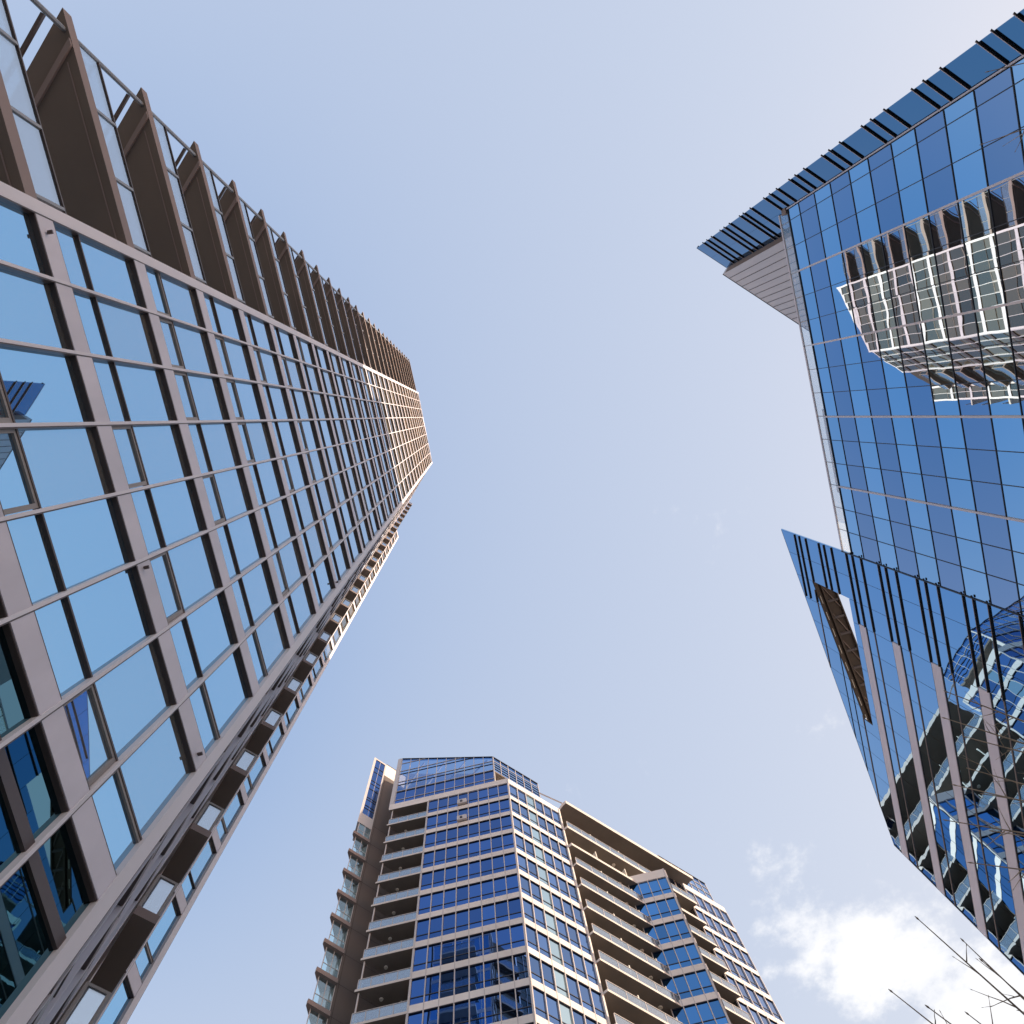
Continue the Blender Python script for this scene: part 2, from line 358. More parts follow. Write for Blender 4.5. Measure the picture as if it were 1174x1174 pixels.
# ================================================================== slender residential tower (left)
D = 5.2
G = Frame((0, 0), 78, -1)
def gxy(s, n):                                           # plan point, in units of the wall's distance
    q = G.t * (s * D) + G.y * (n * D); return (q[0], q[1])
LT = empty('residential_tower', gxy(.3, 2.2), 'tall slender brown and taupe tower with stacked triangular balconies, its top turned golden by sunlight', 'building')
gw = Frame(gxy(0, 1), 78, -1)
FL = .59 * D
def B(k): return CAMZ + D * (2.125 + .59 * k)
KTOP = 26
TOPS = lambda s_: CAMZ + D * (18.10 - .46 * (s_ / D + .782))
TOP = CAMZ + D * 17.9
frame_mb = MB(); wins = []
def facade(fr, cuts, k0, k1, top, scol='taupe', mcol='mullion'):
    tp = top if callable(top) else (lambda s_: top)
    ptop = {}
    for i, s in enumerate(cuts):
        w = .023 if 0 < i < len(cuts) - 1 else .10
        fr.box(frame_mb, s - w, s + w, 0.0, tp(s), -.16, .012, mcol)
        fr.box(frame_mb, s + w, s + w + .018, 0.0, tp(s) - .3, -.14, .004, 'bronze')
    for k in range(k0, k1 + 1):
        b = B(k)
        for s0, s1 in zip(cuts[:-1], cuts[1:]):
            a0, a1 = s0 + .023, s1 - .023
            if b + .5 > min(tp(s0), tp(s1)): continue
            fr.box(frame_mb, a0, a1, b, b + .43, -.16, 0, scol)
            fr.box(frame_mb, a0, a1, b - .02, b - .003, -.16, -.012, 'bronze')  # shade under the panel, painted as a dark strip
            fr.box(frame_mb, a0, a1, b + .434, b + .468, -.16, -.012, 'bronze')
            tl = min(tp(s0), tp(s1)); last = k == k1 or B(k + 1) + .5 > tl
            w = MB(); nb = B(k + 1) - .02 if not last else min(tl - .22, b + FL + .6)
            ptop[s0] = nb + .003 if last else ptop.get(s0, 0)
            if nb < b + 1.5:
                ptop[s0] = b + .473; continue
            tall = (k == -2); gm = 'glow' if k < -1 else ('gwin' if k < 12 else 'gsunlit')      # darker glass by the entrance; upper floors repeat the window glass with sunlit tan and dimmed reflection coloured in
            t0, t1 = (b + 2.30, b + 2.47) if tall else (b + 1.20, b + 1.235)
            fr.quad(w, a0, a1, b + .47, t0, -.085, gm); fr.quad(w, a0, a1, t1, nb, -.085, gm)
            fr.box(w, a0, a1, t0, t1, -.16, -.04, 'bronze')
            if random.random() < .42 and not tall:        # opening sash round the lower light
                z0, z1 = b + .475, t0
                fr.box(w, a0 + .01, a1 - .01, z1 - .05, z1 - .002, -.084, -.05, 'sash'); fr.box(w, a0 + .01, a1 - .01, z0, z0 + .05, -.084, -.05, 'sash')
                fr.box(w, a1 - .075, a1 - .01, z0 + .05, z1 - .05, -.084, -.05, 'sash'); fr.box(w, a0 + .01, a0 + .06, z0 + .05, z1 - .05, -.084, -.05, 'sash')
            wins.append((area(w), w))
    for s0, s1 in zip(cuts[:-1], cuts[1:]):               # parapet
        zp = ptop[s0]
        fr.slab(frame_mb, [(s0 + .024, zp), (s1 - .024, zp), (s1 - .024, tp(s1) - .01), (s0 + .024, tp(s0) - .01)], -.16, .0, 'taupe')
VC = [v * D for v in (-.782, -.585, -.389, -.193, .006, .206, .423, .640, .867)]
facade(gw, VC, -2, KTOP, TOPS)
# 45-degree flank beyond the corner
p0 = Vector(gxy(.867, 1.0)); p1 = Vector(gxy(1.56, 1.65)); fl = (p1 - p0).length
ca = math.degrees(math.atan2((p1 - p0)[1], (p1 - p0)[0]))
cw = Frame((p0[0], p0[1]), ca, -1)
facade(cw, [.16, fl * .25, fl * .5, fl * .75, fl - .05], -2, KTOP - 1, CAMZ + D * 17.25, 'bronze', 'taupe')
TOP2 = CAMZ + D * 17.1
ww = Frame(gxy(0, 2.13), 78, -1)
facade(ww, [2.06 * D, 2.215 * D, 2.385 * D - .1], -2, 24, TOP2)
frame_mb.build('facade_frame', LT)
emit(wins, LT, 'window')
# solid body behind the glass
bd = MB()
bd.prism([gxy(-.78, 1.034), gxy(.86, 1.034), gxy(1.525, 1.665), gxy(1.525, 3.6), gxy(-.78, 3.6)], 0, CAMZ + D * 17.2, 'core', 'concrete')
bd.prism([gxy(1.53, 1.672), gxy(2.03, 2.165), gxy(2.378, 2.165), gxy(2.378, 3.6), gxy(1.53, 3.6)], 0, TOP2 - .05, 'core', 'concrete')
bd.build('wall', LT)
# return wall behind the pointed balconies, with a glazed strip per floor
rt = MB(); rw = Frame(gxy(-.78, 1.0), 168, 1)
for k in range(-2, 27):
    b = B(k)
    rw.box(rt, .1, 2.55 * D, b - .02, b + .5, -.3, .02, 'taupe')
    rw.quad(rt, .4, 2.4 * D, b + .5, b + FL - .02, .008, 'gwin')
rt.build('return_wall', LT)
for k in range(-2, 27):                                   # pointed balconies
    b = B(k); z0, z1 = b - .12, b + .17
    mb = MB()
    ring = [gxy(-.765, 1.0), gxy(-1.565, 1.0), gxy(-.765, 1.80)]
    mb.prism(ring, z0, z1, 'fascia', 'concrete', 'soffit')
    # drip beam parallel to the slanted edge, and a shadow gap near the front edge
    def dq(u, w):                                          # u along slanted edge from tip, w inwards
        return gxy(-1.565 + u * .7071 + w * .7071 + .0, 1.0 + u * .7071 - w * .7071)
    mb.prism([dq(.070, .068), dq(1.02, .068), dq(1.02, .084), dq(.086, .084)], z0 - .06, z0 - .003, 'fascia')
    gw.box(mb, -1.40 * D, -.77 * D, z0 - .012, z0 - .003, -.17, -.15, 'fascia')
    bal = mb.build('balcony', LT)
    r = MB(); zr = z1 + .86; go = -.07
    gw.box(r, -1.50 * D, -.80 * D, zr - .035, zr, go - .03, go + .03, 'bronze'); gw.box(r, -1.50 * D, -.80 * D, z1 + .06, z1 + .10, go - .02, go + .02, 'steel')
    for s in (-1.50, -1.277, -1.05, -.822): gw.box(r, s * D - .025, s * D + .025, z1, zr - .036, go - .04, go + .034, 'steel')
    e0 = Vector(gxy(-1.50, 1.014)); e1 = Vector(gxy(-.83, 1.684)); ef = Frame((e0[0], e0[1]), math.degrees(math.atan2((e1 - e0)[1], (e1 - e0)[0])), -1); el = (e1 - e0).length
    ef.box(r, .08, el, zr - .035, zr, -.03, .03, 'bronze'); ef.box(r, .08, el, z1 + .06, z1 + .10, -.02, .02, 'steel')
    for q in (.36, .68, 1.0): ef.box(r, el * q - .025, el * q + .025, z1, zr - .036, -.034, .034, 'steel')
    if k < 26:                                            # upper guide rail of the slanted side
        zu = zr + (B(k + 1) - .12 - zr) * .70; ef.box(r, .05, el, zu - .03, zu + .03, -.03, .03, 'bronze')
    if k < 26: r.tube([(e0[0], e0[1], z1), (e0[0], e0[1], B(k + 1) - .12)], .045, 'steel', 8)
    r.build('railing', bal)
    p = MB()
    for s0, s1 in ((-1.49, -1.285), (-1.27, -1.058), (-1.042, -.83)): gw.box(p, s0 * D, s1 * D, z1 + .10, zr - .04, go - .006, go + .006, 'rail')
    for q0, q1 in ((.03, .35), (.37, .67), (.69, .99)): ef.box(p, el * q0, el * q1, z1 + .10, zr - .04, -.006, .006, 'rail')
    p.build('glass_panel', bal)
for k in range(-2, 25):                                   # narrow balconies on the slanted flank
    b = B(k); z0, z1 = b - .12, b + .12
    mb = MB()
    mb.prism([gxy(1.57, 1.645), gxy(1.636, 1.577), gxy(2.125, 2.065), gxy(2.06, 2.125)], z0, z1, 'fascia', 'concrete', 'soffit')
    bal = mb.build('balcony', LT)
    w0 = Vector(gxy(1.568, 1.650)); w1 = Vector(gxy(1.634, 1.582)); bf = Frame((w0[0], w0[1]), math.degrees(math.atan2((w1 - w0)[1], (w1 - w0)[0])), -1); bl = (w1 - w0).length
    r = MB(); zr = z1 + 1.05
    for s in (.02, bl - .06): bf.box(r, s, s + .06, z1, zr, -.06, -.0, 'sash')
    bf.box(r, .082, bl - .062, zr - .06, zr, -.06, -.0, 'sash')
    w2 = Vector(gxy(2.12, 2.068)); sf = Frame((w1[0], w1[1]), math.degrees(math.atan2((w2 - w1)[1], (w2 - w1)[0])), -1)
    sf.box(r, .07, (w2 - w1).length, zr - .05, zr, -.06, -.01, 'sash'); sf.box(r, .07, (w2 - w1).length, z1 + .04, z1 + .08, -.05, -.02, 'sash')
    r.build('railing', bal)
    p = MB(); bf.box(p, .084, bl - .064, z1 + .02, zr - .062, -.036, -.024, 'rail'); sf.box(p, .1, (w2 - w1).length, z1 + .082, zr - .052, -.04, -.03, 'rail')
    p.build('glass_panel', bal)
# balconies on the far side, which the glass of the balcony tower mirrors
sd = Frame(gxy(2.385, 2.145), 168, -1); sm_ = MB()
for k in range(-2, 25):
    b = B(k)
    sd.box(sm_, 0, 7.4, b - .02, b + .50, -.12, .03, 'taupe')
    for i in range(6): sd.quad(sm_, .15 + i * 1.2, 1.25 + i * 1.2, b + .5, b + FL - .02, .0, 'gwin')
    for i in range(7): sd.box(sm_, .03 + i * 1.2, .14 + i * 1.2, b + .5, b + FL - .02, -.1, .04, 'taupe')
    mb = MB(); sd.box(mb, 1.75, 6.2, b - .14, b + .12, .035, 1.15, 'slabedge'); bal = mb.build('balcony', LT)
    r = MB(); sd.box(r, 1.75, 6.2, b + 1.16, b + 1.22, 1.06, 1.12, 'sash'); r.build('railing', bal)
    p = MB(); sd.box(p, 1.77, 6.18, b + .16, b + 1.155, 1.085, 1.095, 'frost'); p.build('glass_panel', bal)
sd.box(sm_, 0, 7.4, B(25) - .02, TOP2, -.12, .03, 'taupe')
sm_.build('side_facade', LT)
# little cctv cameras on the mullions
for s, k, o in ((.867 * D - .3, 0, .0), (-.782 * D + .35, 0, .0), (.206 * D + .12, 0, .0), (.867 * D - .25, 4, .0)):
    c = MB(); z = B(k) + .16
    gw.box(c, s - .012, s + .012, z, z + .02, o, .06, 'bronze'); gw.box(c, s - .025, s + .025, z - .03, z - .002, .02, .09, 'bronze')
    c.build('security_camera', LT)

# ================================================================== office tower with sloping glass screen (right)
DF = 22.3
FF = Frame((0, 0), 76, 1)
def fxy(s, e=0.0):                                        # e = depth behind the front wall, wall units
    q = FF.t * (s * DF) + FF.y * (-(1 + e) * DF); return (q[0], q[1])
def Z(h, u=DF): return CAMZ + h * u
OT = empty('office_tower', fxy(.6, .3), 'blue mirror glass office tower with thin dark fins and a raised sloping glass screen', 'building')
fw = Frame(fxy(0), 76, 1)
vs = [-.336 + .003, -.304, -.235] + [-.166 + .06925 * i for i in range(13)]
vs[-1] = .664
white = (-.166, .0418, .2495, .4573)
lines = []                                               # (h of floor joints), from the roof down
h = 2.085
seq = [2.018]
while seq[-1] > .10:
    seq.append(seq[-1] - .0895); seq.append(seq[-1] - .0832)
bounds = [2.085] + seq
wins = []; mb = MB()
for i in range(len(bounds) - 1):
    z1, z0 = Z(bounds[i]), Z(max(bounds[i + 1], -.05))
    vision = (i % 2 == 0)
    sp = MB()
    for a, b in zip(vs[:-1], vs[1:]):
        if vision:
            w = MB(); fw.quad(w, a * DF + .012, b * DF - .012, z0 + .02, z1 - .02, 0, 'fvis'); wins.append((area(w), w))
        else: fw.quad(sp, a * DF + .012, b * DF - .012, z0 + .02, z1 - .02, 0, 'fspan')
    if not vision: sp.build('spandrel_panel', OT)
    fw.box(mb, -.332 * DF, .664 * DF, z0 - .022, z0 + .022, -.1, .03, 'darkcap')
for s in vs[1:-1]:
    wh = any(abs(s - q) < .004 for q in white)
    fw.box(mb, s * DF - (.05 if wh else .016), s * DF + (.05 if wh else .016), 0, Z(2.085), -.1, .07 if wh else .028, 'palecap' if wh else 'darkcap')
fw.box(mb, -.335 * DF, .664 * DF, Z(2.083), Z(2.087), -.3, .05, 'darkcap')
mb.build('mullion_grid', OT)
emit(wins, OT, 'window')
# guard rail on the roof edge
gd = MB()
fw.box(gd, -.333 * DF, .664 * DF, Z(2.142), Z(2.149), -.10, -.02, 'palecap')
for s in vs[1:-1]: fw.box(gd, s * DF - .02, s * DF + .02, Z(2.087), Z(2.142), -.11, -.06, 'steel')
rg = gd.build('roof_guard', OT)
gp = MB()
for a, b in zip(vs[:-1], vs[1:]): fw.box(gp, a * DF + .03, b * DF - .03, Z(2.088), Z(2.1418), -.055, -.043, 'guard')
gp.build('glass_panel', rg)
bb = MB(); fw.box(bb, -.352 * DF, -.325 * DF, Z(2.088), Z(2.088) + .55, -.25, .12, 'brownret'); bb.build('roof_bracket', OT)
# the projecting side screen with fins
S = Frame((0, 0), 31, 1)
def sxy(s, n):
    q = S.t * (s * DF) + S.y * (-n * DF); return (q[0], q[1])
sw = Frame(sxy(0, .945), 31, 1)
triple = [1.768, 1.733, 1.684]
fins_h = []
for k in range(-10, 7): fins_h += [q + .1762 * k for q in triple]
SIDEH = [2.022, 2.068, 2.107, 2.207, 2.262, 2.292, 2.38, 2.428, 2.466, 2.552, 2.60, 2.642]
side_h = [q for q in fins_h if q < 2.02] + SIDEH
scr = MB()
hs_ = sorted([q for q in side_h if .1 < q < 2.70] + [0.02, 2.726])
for a, b in zip(hs_[:-1], hs_[1:]):
    s1 = .4695 if b < 2.07 else .534
    for c, d in ((.4045, .4695), (.4695, .5385)):
        if d > s1 + .006: continue
        sw.quad(scr, c * DF, d * DF - .01, Z(a) + .01, Z(b) - .01, 0, 'sglass')
sw.box(scr, .408 * DF, .4694 * DF, 0, Z(2.085), -.22, -.01, 'sglass')
sw.box(scr, .408 * DF, .5385 * DF, Z(2.0855), Z(2.724), -.22, -.01, 'sglass')
sw.box(scr, .4045 * DF, .534 * DF, Z(2.724), Z(2.724) + .05, -.23, .01, 'darkcap')
scr.build('side_screen', OT)
for q in side_h:
    if q < .15 or q > 2.68: continue
    f = MB(); s1 = .4655 if q < 2.07 else .534
    sw.box(f, .3990 * DF, s1 * DF, Z(q) - .012, Z(q) + .012, .002, .075, 'fin')
    sw.box(f, .3990 * DF, s1 * DF, Z(q) - .014, Z(q) + .014, .077, .088, 'finedge')
    f.build('sunshade_fin', OT)
# ribbed metal plant room wall above the roof
cl = MB(); cf = Frame(sxy(0, .919), 31, 1)
cl.prism([sxy(.536, .9445), sxy(.536, .919), sxy(.98, .919), sxy(.98, .99), sxy(.6, .99)], Z(2.087), Z(2.722), 'ribbed')
cf.box(cl, .536 * DF, .98 * DF, Z(2.722), Z(2.722) + .09, -.5, .03, 'darkcap')
rr_ = Frame(sxy(.536, .919), 121, 1)
rr_.box(cl, -.54, -.02, Z(2.1), Z(2.70), .004, .02, 'brownret')
n_ = 16
for i in range(1, n_):
    s = .536 + (.98 - .536) * i / n_
    cf.box(cl, s * DF - .022, s * DF + .022, Z(2.09), Z(2.715), .002, .02, 'seam')
cf.box(cl, .79 * DF, .845 * DF, Z(2.245), Z(2.249), .021, .05, 'seam')
cl.build('plant_wall', OT)
# sloping glass screen in the plane of the front, with an opening
slope = lambda s: 2.579 - .4128 * (s - .667)
def cell(poly):                                            # clip a wall polygon to the screen, minus its opening
    out = []
    base = clip(poly, .4128, 1, 2.579 + .4128 * .667)
    for cs in (((1, 0, .821),), ((-1, 0, -1.245),), ((-1, 0, -.821), (1, 0, 1.245), (0, 1, 2.157)), ((-1, 0, -.821), (1, 0, 1.245), (-.4552, -1, -(2.402 + .4552 * .821)))):
        p = base
        for c in cs:
            if len(p) > 2: p = clip(p, *c)
        if len(p) > 2:
            ar = abs(sum(p[i][0] * p[(i + 1) % len(p)][1] - p[(i + 1) % len(p)][0] * p[i][1] for i in range(len(p)))) / 2
            if ar > 2e-5: out.append(p)
    return out
tv = [.667 + .0769 * i for i in range(14)]
bands = [(1.729 + .1762 * k, 1.766 + .1762 * k) for k in range(-9, 4)]
thin = [1.684 + .1762 * k for k in range(-9, 5)]
cutz = sorted([b for bd_ in bands for b in bd_] + thin + [.02, 2.60])
cutz = [q for q in cutz if q >= .02]
tm = MB()
for a, b in zip(cutz[:-1], cutz[1:]):
    if b - a < .002: continue
    cross = 2.157 < b and a < 2.403
    ribs = {}
    for c, d in zip(tv[:-1], tv[1:]):
        for p in cell([(c + .0006, a), (d - .0006, a), (d - .0006, b), (c + .0006, b)]):
            ms = sum(q[0] for q in p) / len(p); mh = sum(q[1] for q in p) / len(p)
            key = 0 if not cross or ms < .821 else (2 if ms > 1.245 or mh > 2.402 - .4552 * (ms - .821) else 1)
            fw.poly(ribs.setdefault(key, MB()), [(s * DF, Z(h)) for s, h in p], 0, 'tglass')
    for rib in ribs.values(): rib.build('ribbon_window', OT)
for a, b in bands:
    if b < .05: continue
    for p in cell([(.893, a), (1.667, a), (1.667, b), (.893, b)]):
        if a > 2.2: continue
        fw.slab(tm, [(s * DF, Z(h)) for s, h in p], .002, .05, 'band')
    for q in (a - .002, b + .002):
        for p in cell([(.893, q - .0013), (1.667, q - .0013), (1.667, q + .0013), (.893, q + .0013)]): fw.slab(tm, [(s * DF, Z(h)) for s, h in p], .001, .03, 'darkcap')
for q in thin:
    if q < .05: continue
    for p in cell([(.893, q - .0016), (1.667, q - .0016), (1.667, q + .0016), (.893, q + .0016)]): fw.slab(tm, [(s * DF, Z(h)) for s, h in p], .001, .04, 'brownret')
tm.build('metal_band', OT); bkt = MB()
for q in fins_h:
    if q < .1: continue
    for p in cell([(.667, q - .0008), (.893, q - .0008), (.893, q + .0008), (.667, q + .0008)]):
        f = MB(); sm = max(s for s, _ in p)
        if sm - min(s for s, _ in p) < .02 or q > 2.52: continue
        fw.slab(f, [(s * DF, Z(h)) for s, h in p], .003, .075, 'fin')
        pe = [(s, h) for s, h in p]
        fw.slab(f, [(s * DF, Z(h)) for s, h in pe], .077, .088, 'brownret')
        f.build('sunshade_fin', OT)
        if q < 2.1: fw.box(bkt, .664 * DF - .13, .664 * DF - .002, Z(q) - .05, Z(q) + .05, .052, .10, 'fin')
bkt.build('fin_brackets', OT)
# back of the screen, its edge caps and the sloping steel deck seen through the opening
bk = MB()
def backpoly(p): fw.slab(bk, [(s * DF, Z(h)) for s, h in p], -.09, -.02, 'core')
lo = .0
backpoly([(.668, .05), (.821, .05), (.821, slope(.821) - .003), (.668, slope(.668) - .003)])
backpoly([(1.245, .05), (1.665, .05), (1.665, slope(1.665) - .003), (1.245, slope(1.245) - .003)])
backpoly([(.8212, .05), (1.2448, .05), (1.2448, 2.155), (.8212, 2.155)])
backpoly([(.8212, 2.404), (1.2448, 2.211), (1.2448, slope(1.2448) - .003), (.8212, slope(.8212) - .003)])
fw.slab(bk, [(.664 * DF, Z(.02)), (.667 * DF, Z(.02)), (.667 * DF, Z(2.582)), (.664 * DF, Z(2.582))], -.09, .004, 'tglass')
fw.box(bk, .6645 * DF, .6675 * DF, 0, Z(2.146), .005, .05, 'darkcap')
fw.box(bk, -.3375 * DF, -.3345 * DF, 0, Z(2.083), .004, .09, 'palecap')
fw.slab(bk, [(.667 * DF, Z(2.5795)), (1.667 * DF, Z(2.1665)), (1.667 * DF, Z(2.1665) + .06), (.667 * DF, Z(2.5795) + .06)], -.09, .004, 'darkcap')
fw.box(bk, 1.6655 * DF, 1.669 * DF, 0, Z(2.165), -.3, .04, 'darkcap')
bk.build('screen_wall', OT)
dk = MB()
hl = lambda s: 2.402 - .4552 * (s - .821)
def deck(s0, s1, dz0, dz1, o0, o1, m):
    p = [fw.pt(s0 * DF, o0, Z(hl(s0)) + dz0), fw.pt(s1 * DF, o0, Z(hl(s1)) + dz0), fw.pt(s1 * DF, o1, Z(hl(s1)) + dz0), fw.pt(s0 * DF, o1, Z(hl(s0)) + dz0),
         fw.pt(s0 * DF, o0, Z(hl(s0)) + dz1), fw.pt(s1 * DF, o0, Z(hl(s1)) + dz1), fw.pt(s1 * DF, o1, Z(hl(s1)) + dz1), fw.pt(s0 * DF, o1, Z(hl(s0)) + dz1)]
    dk.hexa(p, m)
deck(.822, 1.50, .30, .42, -1.55, -.31, 'truss')
deck(.822, 1.244, .02, .11, -.30, -.05, 'truss')
deck(.824, 1.40, .06, .29, -.62, -.50, 'truss')
deck(.824, 1.40, .06, .29, -1.54, -1.44, 'truss')
s = .84
while s < 1.42:
    deck(s, s + .006, .12, .298, -1.43, -.63, 'seam')
    if s < 1.22: deck(s + .03, s + .055, -.005, .018, -.2, -.16, 'lamp')
    s += .052
for i in range(7):
    a = .85 + i * .085
    p0_ = Vector(fw.pt(a * DF, -.66, Z(hl(a)) + .22)); p1_ = Vector(fw.pt((a + .07) * DF, -1.42, Z(hl(a + .07)) + .22)); dk.tube([p0_, p1_], .05, 'brownret', 6)
dk.build('steel_deck', OT)
# body, roof and added shadow blocks
bo = MB()
Sb = sxy(.4165, .97)
bo.prism([sxy(.4705, .956), fxy(-.33, .006), fxy(1.66, .016), fxy(1.66, .42), fxy(.2, .5), sxy(.60, 1.25), Sb], 0, Z(2.078), 'core', 'concrete')
bo.build('wall', OT)
ph = MB()  # never in view; added and sized to step the shadow on the residential tower
ph.prism([fxy(-.20, .30), fxy(.158, .30), fxy(.158, .48), fxy(-.20, .48)], Z(2.079), Z(2.57), 'ribbed')
ph.prism([fxy(.162, .38), fxy(.292, .38), fxy(.292, .48), fxy(.162, .48)], Z(2.079), Z(2.845), 'ribbed')
ph.prism([fxy(.296, .30), fxy(.62, .30), fxy(.62, .48), fxy(.296, .48)], Z(2.079), Z(2.735), 'ribbed')
ph.build('roof_shadow_mass', OT)

# ================================================================== balcony tower (centre bottom)
DM = 38.8
A1, A2, A3 = 168.2, 33.5, 36.0
a1 = Frame((0, 0), A1, 1); a2 = Frame((0, 0), A2, -1)
def axy(s, e=0.0):
    q = a1.t * (s * DM) + a1.y * (-(1 + e) * DM); return (q[0], q[1])
def bxy(s, e=0.0):
    q = a2.t * (s * DM) + a2.y * ((.7747 + e) * DM); return (q[0], q[1])
CT = empty('balcony_tower', axy(-.1, .3), 'cream banded blue windowed apartment tower with a glass crown, open balconies and a brown pier', 'building')
ZM = lambda h: CAMZ + h * DM
f1 = Frame(axy(0), A1, 1); f2 = Frame(bxy(0), A2, -1)
T_ = lambda k: 1.923 - .0812 * k
NB = 22
sp = MB(); wins = []
def winrow(fr, cuts, k, mats, o=-.06, lit=None):
    t = ZM(T_(k)); b = ZM(T_(k) - .0645)
    for i, (c, d) in enumerate(zip(cuts[:-1], cuts[1:])):
        w = MB(); g_ = mats[i % len(mats)] if isinstance(mats, (list, tuple)) else mats
        c_, d_ = (c, d) if c < d else (d, c)
        fr.quad(w, c_ + .02, d_ - .02, b + .78, t, o, g_); fr.quad(w, c_ + .02, d_ - .02, b, b + .71, o, g_)
        fr.box(w, c_ + .02, d_ - .02, b + .71, b + .78, o - .02, o + .035, 'sill')
        wins.append((area(w), w))
def bandrow(fr, s0, s1, k, m='cream', o=.05):
    t = ZM(T_(k)); b = ZM(T_(k) - .0645); nt = ZM(T_(k + 1))
    fr.box(sp, s0, s1, nt, b, -.1, o, m); fr.box(sp, s0, s1, b + .002, b + .05, -.09, o - .03, 'mull')
    fr.box(sp, s0, s1, nt - .05, nt - .003, -.09, o - .02, 'sill')
c1 = [(.101 + (.322 - .101) * i / 8) * DM for i in range(9)]
c2 = [(.6415 + (.811 - .6415) * i / 6) * DM for i in range(7)]
for k in range(NB + 1):
    winrow(f1, c1, k, 'deep'); bandrow(f1, .1 * DM, .322 * DM, k)
    winrow(f2, c2, k, ['bright', 'bright', 'pale', 'bright', 'bright', 'bright']); bandrow(f2, .6406 * DM, .811 * DM, k)
    # awning windows left open
for s in c1: f1.box(sp, s - .035, s + .035, 0, ZM(1.923), -.09, .065, 'mull')
for s in c2: f2.box(sp, s - .035, s + .035, 0, ZM(1.923), -.09, .065, 'mull')
f1.box(sp, .1 * DM - .02, .1 * DM + .09, 0, ZM(1.947), -.1, .075, 'mull'); f2.box(sp, .6406 * DM - .01, .6406 * DM + .08, 0, ZM(1.947), -.1, .075, 'mull')
f2.box(sp, .811 * DM - .05, .811 * DM + .12, 0, ZM(1.945), -.4, .12, 'cream')
f1.box(sp, .10 * DM, .432 * DM, ZM(1.923), ZM(1.948), -.1, .06, 'cream'); f2.box(sp, .6406 * DM, .811 * DM, ZM(1.923), ZM(1.947), -.1, .06, 'cream')
for k in (0, 1):
    z = ZM(T_(k) - .062); f1.box(sp, .215 * DM, .24 * DM, z, z + .75, .06, .30, 'mull'); f1.box(sp, .226 * DM, .232 * DM, z + .2, z + .5, .302, .36, 'sill')
# bay that stands forward between the balconies
f3 = Frame(axy(0, .264), A1, 1)
c3 = [(-.1545 - .1021 * i / 4) * DM for i in range(5)]
for k in range(2, NB + 1):
    winrow(f3, c3, k, 'bay'); bandrow(f3, -.2566 * DM, -.1545 * DM, k)
for s in c3: f3.box(sp, s - .035, s + .035, 0, ZM(T_(2)), -.09, .065, 'mull')
f3.box(sp, -.2566 * DM, -.1545 * DM, ZM(T_(2)), ZM(1.792), -.1, .06, 'cream')
f3.box(sp, -.2566 * DM - .04, -.2566 * DM + .12, 0, ZM(1.793), -.12, .075, 'mull')
# right-hand wall
c4 = [(1.2455 + (1.394 - 1.2455) * i / 5) * DM for i in range(6)]
for k in range(NB + 1):
    winrow(f2, c4, k, 'bright'); bandrow(f2, 1.2455 * DM, 1.394 * DM, k)
for s in c4: f2.box(sp, s - .035, s + .035, 0, ZM(1.923), -.09, .065, 'mull')
f2.box(sp, 1.2455 * DM, 1.394 * DM, ZM(1.923), ZM(1.947), -.1, .06, 'cream')
sp.build('facade_frame', CT)
emit(wins, CT, 'window')
# solid bodies
bo = MB()
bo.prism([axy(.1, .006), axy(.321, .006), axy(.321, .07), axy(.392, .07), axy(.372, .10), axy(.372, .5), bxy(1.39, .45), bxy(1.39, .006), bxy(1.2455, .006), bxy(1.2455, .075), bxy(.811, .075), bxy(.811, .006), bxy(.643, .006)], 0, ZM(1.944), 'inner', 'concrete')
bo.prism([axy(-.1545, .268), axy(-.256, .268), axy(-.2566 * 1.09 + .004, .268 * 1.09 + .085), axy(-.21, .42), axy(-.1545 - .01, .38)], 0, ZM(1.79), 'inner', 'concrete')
bo.build('wall', CT)
# glass crowns
def crown(fr, s0, s1, rows, top, m, step, name, depth=.25):
    cr = MB(); n = max(1, round(abs(s1 - s0) / step)); lo_, hi_ = min(s0, s1), max(s0, s1)
    edges = [lo_ + (hi_ - lo_) * i / n for i in range(n + 1)]
    (sa, ha), (sb, hb) = top
    gx = (hb - ha) / (sb - sa); cc = ha - gx * sa
    for a, b in zip(rows[:-1], rows[1:]):
        for c, d in zip(edges[:-1], edges[1:]):
            p = clip([(c + .0006, a + .0007), (d - .0006, a + .0007), (d - .0006, b - .0007), (c + .0006, b - .0007)], -gx, 1, cc)
            if len(p) > 2: fr.poly(cr, [(s * DM, ZM(h)) for s, h in p], -.02, m[0] if b < 2.02 else m[1])
        if a > rows[0]:
            p = clip([(lo_, a - .0009), (hi_, a - .0009), (hi_, a + .0009), (lo_, a + .0009)], -gx, 1, cc)
            if len(p) > 2: fr.slab(cr, [(s * DM, ZM(h)) for s, h in p], -.08, .03, 'sill' if (b - a) < .025 else 'mull')
    for e in edges:
        ht = gx * e + cc
        fr.box(cr, e * DM - .03, e * DM + .03, ZM(rows[0]), ZM(ht), -.1, .04, 'mull')
    fr.slab(cr, [(lo_ * DM, ZM(gx * lo_ + cc)), (hi_ * DM, ZM(gx * hi_ + cc)), (hi_ * DM, ZM(gx * hi_ + cc) + .09), (lo_ * DM, ZM(gx * lo_ + cc) + .09)], -depth, .06, 'sill')
    return cr
cr = crown(f1, .421, .137, [1.949, 1.968, 2.012, 2.018, 2.055, 2.073, 2.122, 2.14, 2.19, 2.26], ((.432, 2.228), (.135, 2.097)), ('deep', 'crown'), .0278, 'crown')
f1.box(cr, .4225 * DM, .434 * DM, ZM(1.93), ZM(2.226), -.3, .05, 'mull')
f1.box(cr, .1365 * DM - .08, .1365 * DM + .03, ZM(1.949), ZM(2.097), -.3, .06, 'mull')
cr.build('glass_crown', CT)
